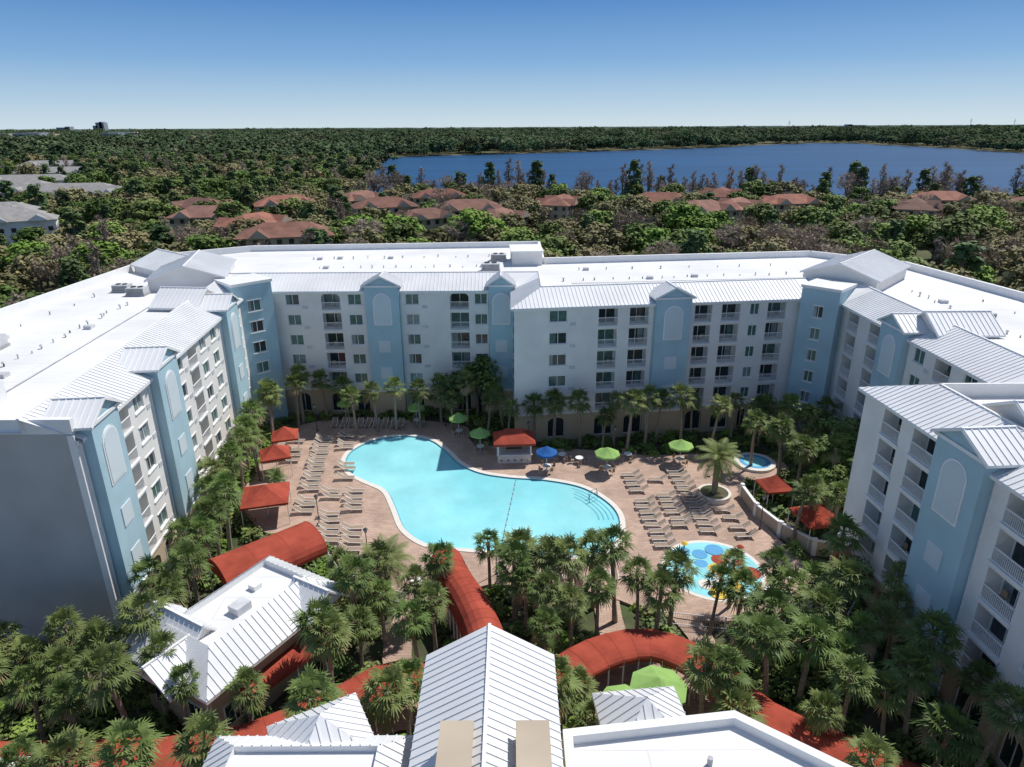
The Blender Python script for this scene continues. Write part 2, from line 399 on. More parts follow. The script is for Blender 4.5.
for x,y,a in((-47,84,0),(-45,87,.3),(-50,86,0),(-52,103,0),(-3,98,0),(3,112,.2),(52,92,0),(50,70,0),(46,36,0),(-2,106,0),(-50,62,.1)): ac(x,y,a,U(.6,.95))
def vents(p,q,n):
    for i in range(n):
        t=(i+.5+U(-.2,.2))/n; x=p[0]+(q[0]-p[0])*t+U(-.4,.4); y=p[1]+(q[1]-p[1])*t+U(-.4,.4)
        h=U(.2,.45)
        EQ.cyl((x,y,ZF),(x,y,ZF+h),.07,.07,8,random.choice(['grey_metal','vent_metal','dark_metal']))
        if R()<.4: EQ.cyl((x,y,ZF+h),(x,y,ZF+h+.14),.2,.08,8,'vent_metal')
        if R()<.15: EQ.box(rotT(x+1,y,0,ZF),(-.4,-.4,0),(.4,.4,.35),'vent_metal')
vents((-44,46),(-46,80),20);vents((-30,101),(-2,101),14);vents((-32,108),(0,110),12);vents((6,91),(42,95),16);vents((50,85),(50,56),14);vents((40,48),(43,20),8);vents((-52,50),(-52,90),9);vents((8,98),(40,101),8);vents((56,80),(56,50),7)
for p,q in(((-40,46),(-43,84)),((-30,97),(-4,97)),((8,89),(40,92))):
    a=Vector((*p,ZF+.12));b=Vector((*q,ZF+.12)); EQ.cyl(a,b,.05,.05,6,'vent_metal')
T=rotT(-48.5,46.5,0,ZF)
for i in range(9):
    x=-4+i*1.0; EQ.box(T,(x,-1.8,.5),(x+.72,1.8,.62),'grey_metal'); 
EQ.box(T,(-4.2,-1.95,.2),(5,-1.85,1.3),'dark_metal');EQ.box(T,(-4.2,1.85,.2),(5,1.95,1.3),'dark_metal')
for x in(-4.1,4.9):EQ.box(T,(x-.05,-1.85,.2),(x+.05,1.85,1.3),'grey_metal')
for i in range(4): EQ.box(T,(-3.4+i*2.1,-1.5,.63),(-2.0+i*2.1,1.5,1.15),'vent_metal')
EQ.box(rotT(-44,47,0,ZF),(1,-1.5,0),(5.2,1.5,1.9),'white_trim')
T=rotT(2.5,105,.05,ZF)
EQ.box(T,(-2.5,-3,0),(2,3,2.0),'white_stucco');EQ.box(T,(-2.7,-3.2,2.003),(2.2,3.2,2.2),'white_trim')
W.obj('walls',hotel);GL.obj('windows',hotel);RL.obj('balcony_railings',hotel);TW.obj('stair_towers',hotel);RF.obj('roof',hotel);EQ.obj('roof_equipment',hotel)

# ---------------------------------------------------------------- ground, lake
g=MB(); S=14000
g.q([(-S,-200,-.3),(S,-200,-.3),(S,S,-.3),(-S,S,-.3)],'grass_ground'); g.obj('ground')
NEAR=[(-85,410),(-78,388),(-32,374),(45,356),(110,352),(185,335),(236,322),(330,300)]
lake=smoothpoly(NEAR+[(560,330),(760,520),(790,800),(700,975),(720,1250),(690,1540),(500,1420),(329,1240),(90,1080),(-60,1000),(-150,930),(-172,840),(-140,730),(-108,560)],5)
g=MB(); g.tri(lake,-.1,'lake_water'); g.obj('lake')
gs=MB(); gs.tri([(-60,10),(-57,43)]+RP+[(31.8,5)],-.26,'garden_soil'); gs.obj('garden_ground')

# ---------------------------------------------------------------- deck and pool
pool=smoothpoly([(-20.2,73.3),(-20.1,76.5),(-17.8,79.7),(-14.1,80.8),(-10.7,79.6),(-8.3,76.4),(-6.3,72.9),(-3.8,70.6),(-.3,69.4),(3.7,68.8),(7.6,67.2),(10,64.3),(11,61.2),(10.5,57.6),(8.8,55),(5.9,54.1),(2.6,54.3),(-1.2,54.9),(-4.6,55.4),(-8,56),(-10.8,58.7),(-12.6,63.2),(-14.2,66.7),(-16.9,68.9),(-19,70.8)],5)
deck=smoothpoly([(-30,66),(-30,80),(-26.5,86),(-12.7,85.8),(-6,83.5),(-5,78.5),(3,77.3),(11,76.3),(17,75),(26,75.5),(32,74.5),(32,70),(26.5,68),(25.2,64.2),(26,57),(27,52),(25,46.5),(17,45),(12,46),(7.3,48.5),(-2,50),(-6,47.5),(-11.4,49),(-15,51),(-17,54.5),(-20,57),(-25,58.5)],3)
area=sum(pool[i][0]*pool[(i+1)%len(pool)][1]-pool[(i+1)%len(pool)][0]*pool[i][1] for i in range(len(pool)))
if area<0: pool=pool[::-1]
cop_out=offset(pool,-.55)
def flat_with_hole(outer,hole,z,m,name,skirt=.25):
    bm=bmesh.new(); E=[]
    for lp in(outer,hole):
        vs=[bm.verts.new((p[0],p[1],z)) for p in lp]
        for i in range(len(vs)): E.append(bm.edges.new((vs[i],vs[(i+1)%len(vs)])))
    bmesh.ops.triangle_fill(bm,use_beauty=True,use_dissolve=False,edges=E)
    for f in bm.faces:
        f.normal_update()
        if f.normal.z<0:f.normal_flip()
    for i in range(len(outer)):
        a,b=outer[i],outer[(i+1)%len(outer)]
        v=[bm.verts.new(c) for c in((a[0],a[1],z),(b[0],b[1],z),(b[0],b[1],z-skirt),(a[0],a[1],z-skirt))]; bm.faces.new(v)
    me=bpy.data.meshes.new(name); bm.to_mesh(me); bm.free(); me.materials.append(MATS[m])
    o=bpy.data.objects.new(name,me); COL.objects.link(o); return o
flat_with_hole(deck,cop_out,0,'pavers','pool_deck')
pe=empty('swimming_pool')
mb=MB();n=len(pool)
for i in range(n):
    j=(i+1)%n;a,b,c,d=pool[i],pool[j],cop_out[j],cop_out[i]
    mb.q([(*a,.06),(*b,.06),(*c,.06),(*d,.06)],'coping')
    mb.q([(*d,.06),(*c,.06),(*c,-.05),(*d,-.05)],'coping')
    mb.q([(*a,.06),(*b,.06),(*b,0),(*a,0)],'coping')
    mb.q([(*a,0),(*b,0),(*b,-.25),(*a,-.25)],'pool_tile')
mb.obj('coping',pe)
mb=MB(); mb.tri(pool,-.1,'pool_water'); mb.obj('water',pe)
mb=MB(); inn=offset(pool,.14)
for i in range(n):
    j=(i+1)%n; mb.q([(*pool[i],-.095),(*pool[j],-.095),(*inn[j],-.095),(*inn[i],-.095)],'pool_tile')
mb.obj('edge_tile',pe)
mb=MB()
p0=Vector((.4,69));p1=Vector((-1.2,55.2))
for i in range(40):
    p=p0.lerp(p1,(i+.5)/40); mb.cyl((p.x,p.y-.08,-.06),(p.x,p.y+.08,-.06),.06,.06,6,'rail_white' if i%3 else 'blue_paint')
for s in(0,.7):
    mb.cyl((9.2,64.6+s,.05),(9.2,64.6+s,.9),.035,.035,6,'grey_metal');mb.cyl((9.2,64.6+s,.9),(8.3,64.0+s,.85),.035,.035,6,'grey_metal');mb.cyl((8.3,64+s,.85),(8.3,64+s,-.1),.035,.035,6,'grey_metal')
mb.obj('float_rope_and_rails',pe)
mb=MB()
for k in range(4):
    pts=offset(pool,.6+.5*k)
    seq=[p for p in pts if p[0]>6.6 and 60<p[1]<68]
    for i in range(len(seq)-1):
        a,b=Vector(seq[i]),Vector(seq[i+1])
        if (a-b).length>2: continue
        e=(b-a).normalized();nn=Vector((-e.y,e.x))*.08
        mb.q([(*(a-nn),-.096),(*(b-nn),-.096),(*(b+nn),-.096),(*(a+nn),-.096)],'pool_tile')
mb.obj('step_nosings',pe)
def ring(mb,cx,cy,r0,r1,z,m,n=32):
    for i in range(n):
        a=2*math.pi*i/n;b=2*math.pi*(i+1)/n
        f=lambda r,t:(cx+r*math.cos(t),cy+r*math.sin(t),z)
        mb.q([f(r0,a),f(r1,a),f(r1,b),f(r0,b)],m)
def disc(mb,cx,cy,r,z,m,n=32,h=0):
    mb.q([(cx+r*math.cos(2*math.pi*i/n),cy+r*math.sin(2*math.pi*i/n),z) for i in range(n)],m)
    if h: 
        for i in range(n):
            a=2*math.pi*i/n;b=2*math.pi*(i+1)/n
            mb.q([(cx+r*math.cos(a),cy+r*math.sin(a),z-h),(cx+r*math.cos(b),cy+r*math.sin(b),z-h),(cx+r*math.cos(b),cy+r*math.sin(b),z),(cx+r*math.cos(a),cy+r*math.sin(a),z)],m)
mb=MB(); disc(mb,29,72.6,2.4,.3,'coping',h=.3); disc(mb,29,72.6,1.8,.304,'blue_paint'); disc(mb,29,72.6,1.3,.308,'pool_water'); mb.obj('hot_tub')
random.seed(77)
mb=MB(); disc(mb,18.3,52.0,4.6,.02,'coping',h=.02); disc(mb,18.3,52.0,4.2,.026,'pool_water')
for i in range(16):
    a=i*2.4; r=.4+3.2*math.sqrt(i/16)
    rr=U(.45,.95); disc(mb,18.3+r*math.cos(a),52.0+r*math.sin(a),rr,.032+.004*i,['yellow_paint','blue_paint','coping','red_canvas','blue_paint'][i%5],20)
for i in range(3):
    a=i*2.1+.4; x,y=18.3+2.9*math.cos(a),52.0+2.9*math.sin(a)
    mb.cyl((x,y,0),(x,y,1.7),.07,.07,8,'blue_paint'); mb.cyl((x,y,1.6),(x,y,1.8),.35,.1,12,'yellow_paint' if i%2 else 'red_canvas')
mb.obj('splash_pad')

# ---------------------------------------------------------------- furniture
def lounger():
    m=MB()
    for x in(-.32,.32): m.box(ID,(x-.025,-.95,.3),(x+.025,.35,.35),'rail_white')
    for x in(-.3,.3):
        for y in(-.85,.25): m.box(ID,(x-.02,y-.02,0),(x+.02,y+.02,.3),'rail_white')
    for i in range(8): m.box(ID,(-.3,-.93+i*.16,.31),(.3,-.80+i*.16,.34),'sling')
    T=lambda x,y,z:Vector((x,.35+y*.82-z*.57,.32+y*.57+z*.82))
    for x in(-.32,.32): m.box(T,(x-.025,0,0),(x+.025,.8,.05),'rail_white')
    for i in range(5): m.box(T,(-.3,.02+i*.16,.01),(.3,.15+i*.16,.04),'sling')
    return m.mesh('lounge_chair')
LM=lounger()
def lrow(p,q,ang,sp=1.12,skip=.07):
    p=Vector(p);q=Vector(q);n=int((q-p).length/sp)
    for i in range(n+1):
        if R()<skip: continue
        a=p.lerp(q,i/n); inst('lounge_chair',LM,(a.x+U(-.12,.12),a.y+U(-.1,.1),0),ang+U(-.1,.1),1.05)
E=math.pi/2
lrow((-24.4,80),(-21.9,62),E);lrow((-21.6,80.5),(-18.8,68),E,skip=.3);lrow((-27.6,79),(-26.8,73.6),E);lrow((-26.8,69),(-25.2,64),E)
lrow((-17.4,66),(-15.4,55),E);lrow((-20.0,66),(-17.9,56.5),E)
lrow((-24,84.2),(-15,84),0)
lrow((13.6,69.5),(14.6,55.5),-E);lrow((16.4,69.5),(17.1,59),-E);lrow((19,70.5),(19.7,58),-E);lrow((22.2,61.8),(23,57),-E,1.3)
lrow((-1,50.9),(9,50.4),math.pi,1.3)
def umbrella(x,y,col,r=1.6,h=2.5,n=8,sq=False,z0=0):
    m=MB(); m.cyl((0,0,0),(0,0,h+.75),.04,.03,8,'rail_white'); m.cyl((0,0,0),(0,0,.1),.3,.28,12,'grey_metal')
    nn=4 if sq else n; rr=r*1.3 if sq else r
    rim=[(rr*math.cos(2*math.pi*(i+.5)/nn),rr*math.sin(2*math.pi*(i+.5)/nn)) for i in range(nn)]
    for i in range(nn):
        a,b=rim[i],rim[(i+1)%nn]
        for k in range(4):
            t0,t1=1-k/4,1-(k+1)/4; z=lambda t:h+.8*(1-t)**1.25*(1.5 if sq else 1)
            P=[(a[0]*t0,a[1]*t0,z(t0)),(b[0]*t0,b[1]*t0,z(t0)),(b[0]*t1,b[1]*t1,z(t1)),(a[0]*t1,a[1]*t1,z(t1))]
            m.q(P if k<3 else P[:2]+[(0,0,z(0))],col)
        m.q([(a[0],a[1],h),(b[0],b[1],h),(b[0]*1.0,b[1]*1.0,h-.22),(a[0],a[1],h-.22)],col)
        m.cyl((0,0,h-.1),(a[0]*.97,a[1]*.97,h-.02),.015,.012,4,'rail_white')
        if sq: m.cyl((a[0]*.96,a[1]*.96,0),(a[0]*.96,a[1]*.96,h),.04,.04,6,'rail_white')
    m.obj('patio_umbrella' if not sq else 'canvas_cabana',loc=(x,y,z0),rot=U(0,1.5) if not sq else .25+U(-.15,.15))
for x,y,c,r,sq in((-28,76,'red_canvas',1.7,True),(-27.6,71,'red_canvas',1.8,True),(-25.5,61.5,'red_canvas',2.5,True),(-13,84.6,'green_canvas',1.2,False),(-7,81,'green_canvas',1.3,False),(-4,76.3,'green_canvas',1.3,False),(11,70.6,'green_canvas',1.5,False),(20,72.6,'green_canvas',1.5,False),(4,71,'blue_canvas',1.3,False),(9.8,35.6,'green_canvas',2.0,False),(7.2,34.2,'green_canvas',1.7,False),(29.5,57,'red_canvas',2.0,True),(27.6,63,'red_canvas',1.6,True),(-23,86.2,'green_canvas',1.1,False)):
    umbrella(x,y,c,r,sq=sq)
def table():
    m=MB(); m.cyl((0,0,.7),(0,0,.75),.5,.5,16,'rail_white'); m.cyl((0,0,0),(0,0,.7),.05,.05,6,'grey_metal')
    for i in range(4):
        T=rotT(.85*math.cos(i*E),.85*math.sin(i*E),i*E)
        m.box(T,(-.2,-.2,.42),(.2,.2,.46),'sling');m.box(T,(.17,-.2,.46),(.2,.2,.9),'sling')
        for a in(-.17,.17):
            for b in(-.17,.17): m.box(T,(a-.015,b-.015,0),(a+.015,b+.015,.42),'rail_white')
    return m.mesh('patio_table')
TM=table()
for x,y in((-13,84.6),(-7,81),(-4,76.3),(11,70.6),(20,72.6),(4,71),(9.8,35.6),(7.2,34.2),(-22,50),(6,74),(8,73),(24,50),(22,48),(14,74),(-8.5,49.6)): inst('patio_table',TM,(x+.05,y,0 if y>45 else -.2),U(0,1))
def lamp():
    m=MB(); m.cyl((0,0,0),(0,0,.25),.14,.1,10,'dark_metal'); m.cyl((0,0,.25),(0,0,3.4),.05,.04,8,'dark_metal'); m.cyl((0,0,3.4),(0,0,3.75),.1,.2,8,'glass_pale'); m.cyl((0,0,3.75),(0,0,3.95),.24,.04,8,'dark_metal')
    return m.mesh('path_lamp')
LP=lamp()
for x,y in((-29,69),(-26,82.5),(-9,84),(2,76.6),(12.5,75),(24.5,71),(24.8,58.5),(12.2,47.4),(-13.4,53),(-1.5,51.4),(-19.5,59)): inst('path_lamp',LP,(x,y,0))
bar=MB(); T=rotT(.2,74.3,.05)
bar.box(T,(-2,-1.3,0),(2,1.3,1.1),'white_stucco'); bar.box(T,(-2.15,-1.45,1.103),(2.15,1.45,1.18),'white_trim')
bar.box(T,(-1.2,-.3,1.18),(1.2,.9,2.6),'cream_stucco'); bar.box(T,(-1.0,-.33,1.4),(1.0,-.303,2.3),'dark_metal')
for x in(-1.95,1.95):
    for y in(-1.25,1.25): bar.box(T,(x-.09,y-.09,1.18),(x+.09,y+.09,2.75),'white_trim')
A=[(-2.5,-1.8),(2.5,-1.8),(2.5,1.8),(-2.5,1.8)];B=[(-1.2,-.5),(1.2,-.5),(1.2,.5),(-1.2,.5)]
for i in range(4):
    j=(i+1)%4; bar.q([T(*A[i],2.75),T(*A[j],2.75),T(*B[j],3.6),T(*B[i],3.6)],'red_canvas'); bar.q([T(*A[i],2.75),T(*A[j],2.75),T(*A[j],2.45),T(*A[i],2.45)],'red_canvas')
for a,b in(((-1.2,-.5),(1.2,-.5)),((-1.2,.5),(1.2,.5))): bar.q([T(*a,3.6),T(*b,3.6),T(1.2 if b[0]>0 else -1.2,0,4.0),T(-1.2,0,4.0)],'red_canvas')
for x in(-1.2,1.2): bar.q([T(x,-.5,3.6),T(x,.5,3.6),T(x,0,4.0)],'red_canvas')
for k in range(5): bar.cyl(T(-1.6+k*.8,-1.95,0),T(-1.6+k*.8,-1.95,.7),.03,.03,6,'grey_metal'); bar.cyl(T(-1.6+k*.8,-1.95,.7),T(-1.6+k*.8,-1.95,.76),.17,.17,10,'sling')
bar.obj('pool_bar_kiosk')
mb=MB(); disc(mb,22,65,1.5,.5,'garden_soil',h=.0); ring(mb,22,65,1.5,1.8,.55,'coping')
for i in range(32):
    a=2*math.pi*i/32;b=2*math.pi*(i+1)/32
    for r in(1.5,1.8): mb.q([(22+r*math.cos(a),65+r*math.sin(a),0),(22+r*math.cos(b),65+r*math.sin(b),0),(22+r*math.cos(b),65+r*math.sin(b),.55),(22+r*math.cos(a),65+r*math.sin(a),.55)],'coping')
mb.obj('round_planter')
def wallrun(name,pts,h,m,th=.2,z0=-.25):
    mb=MB()
    for i in range(len(pts)-1):
        T,L=frame(pts[i],pts[i+1]); mb.box(T,(0,-th/2,z0),(L,th/2,h),m); mb.box(T,(-.1,-th/2-.06,h+.003),(L+.1,th/2+.06,h+.1),'white_trim')
        mb.box(T,(-.2,-.2,z0),(.2,.2,h+.25),'white_trim')
    mb.obj(name)
wallrun('white_garden_wall',[(25,65),(25.2,61),(26.4,57.5),(28.5,54.5),(31,53.8)],1.3,'cream_wall')
def fence(pts,h=1.2,m='dark_metal'):
    mb=MB()
    for i in range(len(pts)-1):
        T,L=frame(pts[i],pts[i+1])
        mb.box(T,(0,-.02,h-.05),(L,.02,h),m);mb.box(T,(0,-.02,.1),(L,.02,.14),m)
        n=int(L/.16)
        for k in range(n): mb.box(T,(k*.16-.01,-.01,-.2),(k*.16+.01,.01,h-.05),m)
        mb.box(T,(-.05,-.05,-.25),(.05,.05,h+.1),m)
    mb.obj('metal_fence')
fence([(-17,53),(-14.8,49.6),(-11.4,48),(-6.6,46.6)],m='rail_white')
fence([(12,44.8),(17,44),(22,43.8),(27,44.5),(29,47)],m='rail_white')
def canopy(path,w,h,rise,n=10,posts=True,z0=0):
    mb=MB(); P=[Vector(p) for p in path]; secs=[]
    for i,p in enumerate(P):
        d=((P[i+1]-P[i]) if i==0 else (P[i]-P[i-1]) if i==len(P)-1 else (P[i+1]-P[i-1])).normalized()
        s=Vector((-d.y,d.x))
        prof=[(-w/2,h-.3)]+[(-w/2*math.cos(math.pi*k/n),h+rise*math.sin(math.pi*k/n)) for k in range(n+1)]+[(w/2,h-.3)]
        secs.append([Vector((p.x+s.x*a,p.y+s.y*a,z0+b)) for a,b in prof])
        if posts:
            for a in(-w/2+.05,w/2-.05):
                mb.cyl((p.x+s.x*a,p.y+s.y*a,z0-.25),(p.x+s.x*a,p.y+s.y*a,z0+h),.06,.06,6,'rail_white')
        for k in range(1,n+1):
            a,b=secs[-1][k],secs[-1][k+1]; up=Vector((0,0,.02)); dv=Vector((d.x,d.y,0))*.05
            mb.q([a-dv+up,b-dv+up,b+dv+up,a+dv+up],'red_canvas')
    for i in range(len(secs)-1):
        for k in range(len(secs[0])-1): mb.q([secs[i][k],secs[i+1][k],secs[i+1][k+1],secs[i][k+1]],'red_canvas')
    for s in(secs[0],secs[-1]): mb.q(s[1:-1],'red_canvas')
    mb.obj('canvas_walkway_canopy')
def openpath(P,n=4):
    Q=[P[0]]+P+[P[-1]];out=[]
    for i in range(1,len(Q)-2):
        p0,p1,p2,p3=[Vector(Q[i+k-1]) for k in range(4)]
        for k in range(n):
            t=k/n; out.append(.5*((2*p1)+(p2-p0)*t+(2*p0-5*p1+4*p2-p3)*t*t+(3*p1-p0-3*p2+p3)*t**3))
    out.append(Vector(P[-1])); return out
canopy(openpath([(-5.8,49.2),(-4.9,46.8),(-3.3,43.4),(-2.0,39.5),(-1.6,36)],4),3.0,2.8,1.5)
canopy(openpath([(2.6,36.0),(6,38.6),(10,39.6),(13.4,37.4),(16,33),(22,28.8),(26,26)],3),3.0,2.6,.45)
canopy(openpath([(-3.6,35),(-8,36.6),(-11,34.6),(-14.1,32.6),(-18.7,30.6),(-28,30),(-38,30)],3),2.8,2.6,.45)
canopy([(-24.6,47.4),(-22.5,49.3),(-20.4,51.2),(-18.2,53.2)],5,2.6,1.5,n=12)
canopy([(-18.2,35.0),(-16,38.2),(-13.9,41.2)],2,2.6,.5)
canopy([(29,50.5),(29.5,47)],2.2,2.6,.5)
mb=MB()
def strip(pts,w,z):
    l=offset([tuple(p) for p in pts],w/2,False);r=offset([tuple(p) for p in pts],-w/2,False)
    for i in range(len(pts)-1): mb.q([(*l[i],z),(*l[i+1],z),(*r[i+1],z),(*r[i],z)],'pavers')
strip(openpath([(-5.6,49.5),(-4.6,46.5),(-3,43),(-1.8,38.5),(-1.5,32)],4),4.2,-.05)
strip(openpath([(-1.5,37),(2.6,36.5),(6,38),(10,39),(13,36.8),(16,33),(22,28.5),(26,26)],3),4.4,-.056)
strip(openpath([(-1,36),(-8,36.6),(-11,34.6),(-14.1,32.6),(-18.7,30.6),(-28,30),(-38,30)],3),4.2,-.062)
strip(openpath([(-8,48.5),(-9,44),(-8.5,40),(-5,37)],3),2.2,-.068)
strip(openpath([(8,48),(8,44),(9,39)],3),2.2,-.074)
strip(openpath([(14,46),(15,42),(13,38)],3),2.0,-.08)
mb.obj('garden_path')

# ---------------------------------------------------------------- cafe pavilion
cf=empty('poolside_cafe'); a=math.atan2(42.8-31.5,-13.2+19.6)
mb=MB(); T=rotT(-19.6,40.0,a)
hiproof(mb,T,-6.4,6.4,-4.3,4.3,4.7,6.4,2.2,flat=5.9)
gable(mb,T,-5.4,-1.6,-.5,4.8,5.0,6.9,over=.25)
gable(mb,T,2.0,5.4,-4.8,-1.8,5.0,6.5,over=.25)
gable(mb,T,-7.2,-4.2,-2.0,2.0,4.9,6.3,over=.25,ridge='x')
mb.box(T,(-1,-1,5.903),(.2,0,6.5),'vent_metal'); mb.box(T,(1.5,.2,5.903),(2.2,.9,6.3),'white_trim')
mb.obj('roof',cf)
mb=MB()
def wallbox(mb,T,x0,x1,y0,y1,z0,z1,m,nw,gm='glass_dark',wz=(1,2.6)):
    C=[(x0,y0),(x1,y0),(x1,y1),(x0,y1)]
    for i in range(4):
        A=T(*C[i],0);B=T(*C[(i+1)%4],0); F,L=frame(A,B)
        mb.q([F(0,0,z0),F(L,0,z0),F(L,0,z1),F(0,0,z1)],m)
        n=max(1,int(L/nw))
        for k in range(n):
            c=(k+.5)*L/n
            mb.box(F,(c-.75,.003,wz[0]-.08),(c+.75,.06,wz[1]+.08),'white_trim'); mb.box(F,(c-.65,.063,wz[0]),(c+.65,.08,wz[1]),gm)
            mb.box(F,(c-.03,.083,wz[0]),(c+.03,.1,wz[1]),'white_trim')
wallbox(mb,T,-5.7,5.7,-3.6,3.6,-.3,4.5,'cream_stucco',2.6); mb.obj('walls',cf)

# ---------------------------------------------------------------- lobby building (nearest)
lb=empty('lobby_building'); mb=MB()
gable(mb,ID,-4.7,2.0,5,31.2,9.2,11.2,over=.4)
for x in(-2.7,.9):
    mb.box(ID,(x-.7,21.5,9.6),(x+.7,24.6,11.2),'cream_stucco'); mb.box(ID,(x-.8,21.4,11.203),(x+.8,24.7,11.35),'cream_wall')
    mb.box(ID,(x-.6,24.603,10.6),(x+.6,24.66,11.1),'grey_metal')
hiproof(mb,rotT(-10.4,24.3,0),-5.6,5.3,-8,3.2,7.3,8.6,1.8,flat=8.2)
hiproof(mb,rotT(-10.2,27.2,.5),-2.5,2.5,-2.5,2.5,7.2,9.1,2.48)
hiproof(mb,rotT(7.4,29.0,.1),-2.5,2.5,-2.5,2.5,6.4,8.3,2.48)
rp=[(2.6,5),(2.6,27.2),(12.1,28.4),(17,24.8),(22,20),(22,5)]
mb.tri(rp,7.4,'membrane_roof')
for i in range(len(rp)-1):
    F,L=frame(rp[i],rp[i+1]); mb.box(F,(0,0,7.0),(L,.5,8.0+.003*i),'white_trim')
mb.cyl((7,24,7.4),(7,24,8),.2,.2,8,'grey_metal');mb.cyl((10,25.5,7.4),(10,25.5,7.9),.15,.15,8,'grey_metal');mb.box(ID,(11.5,22.5,7.403),(13,24,8.2),'vent_metal')
mb.obj('roof',lb)
mb=MB(); wallbox(mb,ID,-4.6,1.9,5,31.1,-.3,9.1,'cream_stucco',3); wallbox(mb,ID,-15.6,-5.2,16.6,27.1,-.3,7.1,'cream_stucco',3)
mb.tri(rp,7.0,'white_stucco')
for i in range(len(rp)-1):
    F,L=frame(rp[i],rp[i+1]); mb.q([F(0,.1,-.3),F(L,.1,-.3),F(L,.1,7.1),F(0,.1,7.1)],'cream_stucco')
mb.obj('walls',lb)
mb=MB(); hiproof(mb,rotT(-35,24,.05),-8,7.6,-8,4.6,4.2,5.5,1.8,flat=5.2); wallbox(mb,rotT(-35,24,.05),-7.5,7.1,-7.5,4.1,-.3,4.0,'cream_stucco',3); mb.obj('service_building')

# ---------------------------------------------------------------- vegetation meshes
def palm_mesh(seed,h=6.0,nf=32,lf=.86):
    random.seed(seed); m=MB()
    bx,by=U(-.35,.35),U(-.35,.35); prev=Vector((0,0,-.3))
    rr=[.24,.18,.16,.15,.15,.19]
    for k in range(1,6):
        t=k/5; p=Vector((bx*t*t,by*t*t,h*t)); m.cyl(prev,p,rr[k-1],rr[k],8,'palm_bark',cap=(k==5)); prev=p
    c=prev
    for i in range(nf):
        az=i*2.39996+U(-.3,.3); el=math.radians(82-135*(i/nf)**.9+U(-12,12))
        d=Vector((math.cos(az)*math.cos(el),math.sin(az)*math.cos(el),math.sin(el)))
        L1=U(.8,1.35)*lf; o=c+d*L1+Vector((0,0,-.1*L1)); s=d.cross(Vector((0,0,1)))
        if s.length<.1:s=Vector((1,0,0))
        s.normalize(); n=s.cross(d).normalized()
        mt='palm_dry' if (el<-.5 and R()<.65) else 'palm_leaf'
        m.q([c-s*.03,c+s*.03,o+s*.03,o-s*.03],mt)
        K=7
        for k in range(-K,K+1):
            a=k/K*math.radians(100)+U(-.07,.07); dd=(d*math.cos(a)+s*math.sin(a)+n*(.25*abs(math.sin(a)))).normalized()
            Ln=U(.8,1.2)*(1-.3*abs(k)/K)*lf; w=dd.cross(n).normalized()*.05
            md=o+dd*Ln*.55+Vector((0,0,-.04)); tp=o+dd*Ln+Vector((0,0,-.34*Ln+U(-.14,.1)))
            m.q([o-w*.3,o+w*.3,md+w,md-w],mt); m.q([md-w,md+w,tp+w*.25,tp-w*.25],mt)
    return m.mesh('palm_tree')
def feather_mesh(seed,h=4.5,nf=38,L=2.9):
    random.seed(seed); m=MB(); prev=Vector((0,0,-.3))
    for k in range(1,5): p=Vector((0,0,h*k/4)); m.cyl(prev,p,.34,.32,10,'palm_bark'); prev=p
    c=prev
    for i in range(nf):
        az=i*2.39996; el=math.radians(80-105*(i/nf)+U(-5,5)); hd=Vector((math.cos(az),math.sin(az),0)); p=c.copy(); S=12
        for k in range(S):
            e=el-(k/S)**1.3*1.5; d=hd*math.cos(e)+Vector((0,0,math.sin(e))); q=p+d*L/S
            s=Vector((-hd.y,hd.x,0)); m.q([p-s*.03,p+s*.03,q+s*.02,q-s*.02],'palm_leaf')
            for j in range(3):
                o=p.lerp(q,j/3); ll=.62*math.sin(math.pi*min(1,(k+j/3+1.2)/(S+1.5)))+.1
                for sg in(-1,1):
                    t=o+(s*sg*.85+d*.5+Vector((0,0,-.25))).normalized()*ll; w=d*.03
                    m.q([o-w,o+w,t+w*.3,t-w*.3],'palm_leaf')
            p=q
    return m.mesh('palm_tree')
def leafy(m,c,r,n,ls,mt,flat=.7):
    for _ in range(n):
        while True:
            v=Vector((U(-1,1),U(-1,1),U(-1,1)))
            if .45<v.length<1:break
        p=c+Vector((v.x*r,v.y*r,v.z*r*flat))
        a=Vector((U(-1,1),U(-1,1),U(-1,1))).normalized(); nrm=(v.normalized()*.9+Vector((0,0,.8))+a*.55).normalized()
        x=nrm.orthogonal().normalized(); x=(Matrix.Rotation(U(0,6.28),3,nrm)@x); y=nrm.cross(x); s=ls*U(.6,1.3)
        m.q([p-x*s*.5-y*s*.3,p+x*s*.5-y*s*.3,p+x*s*.35+y*s*.45,p-x*s*.35+y*s*.45],mt)
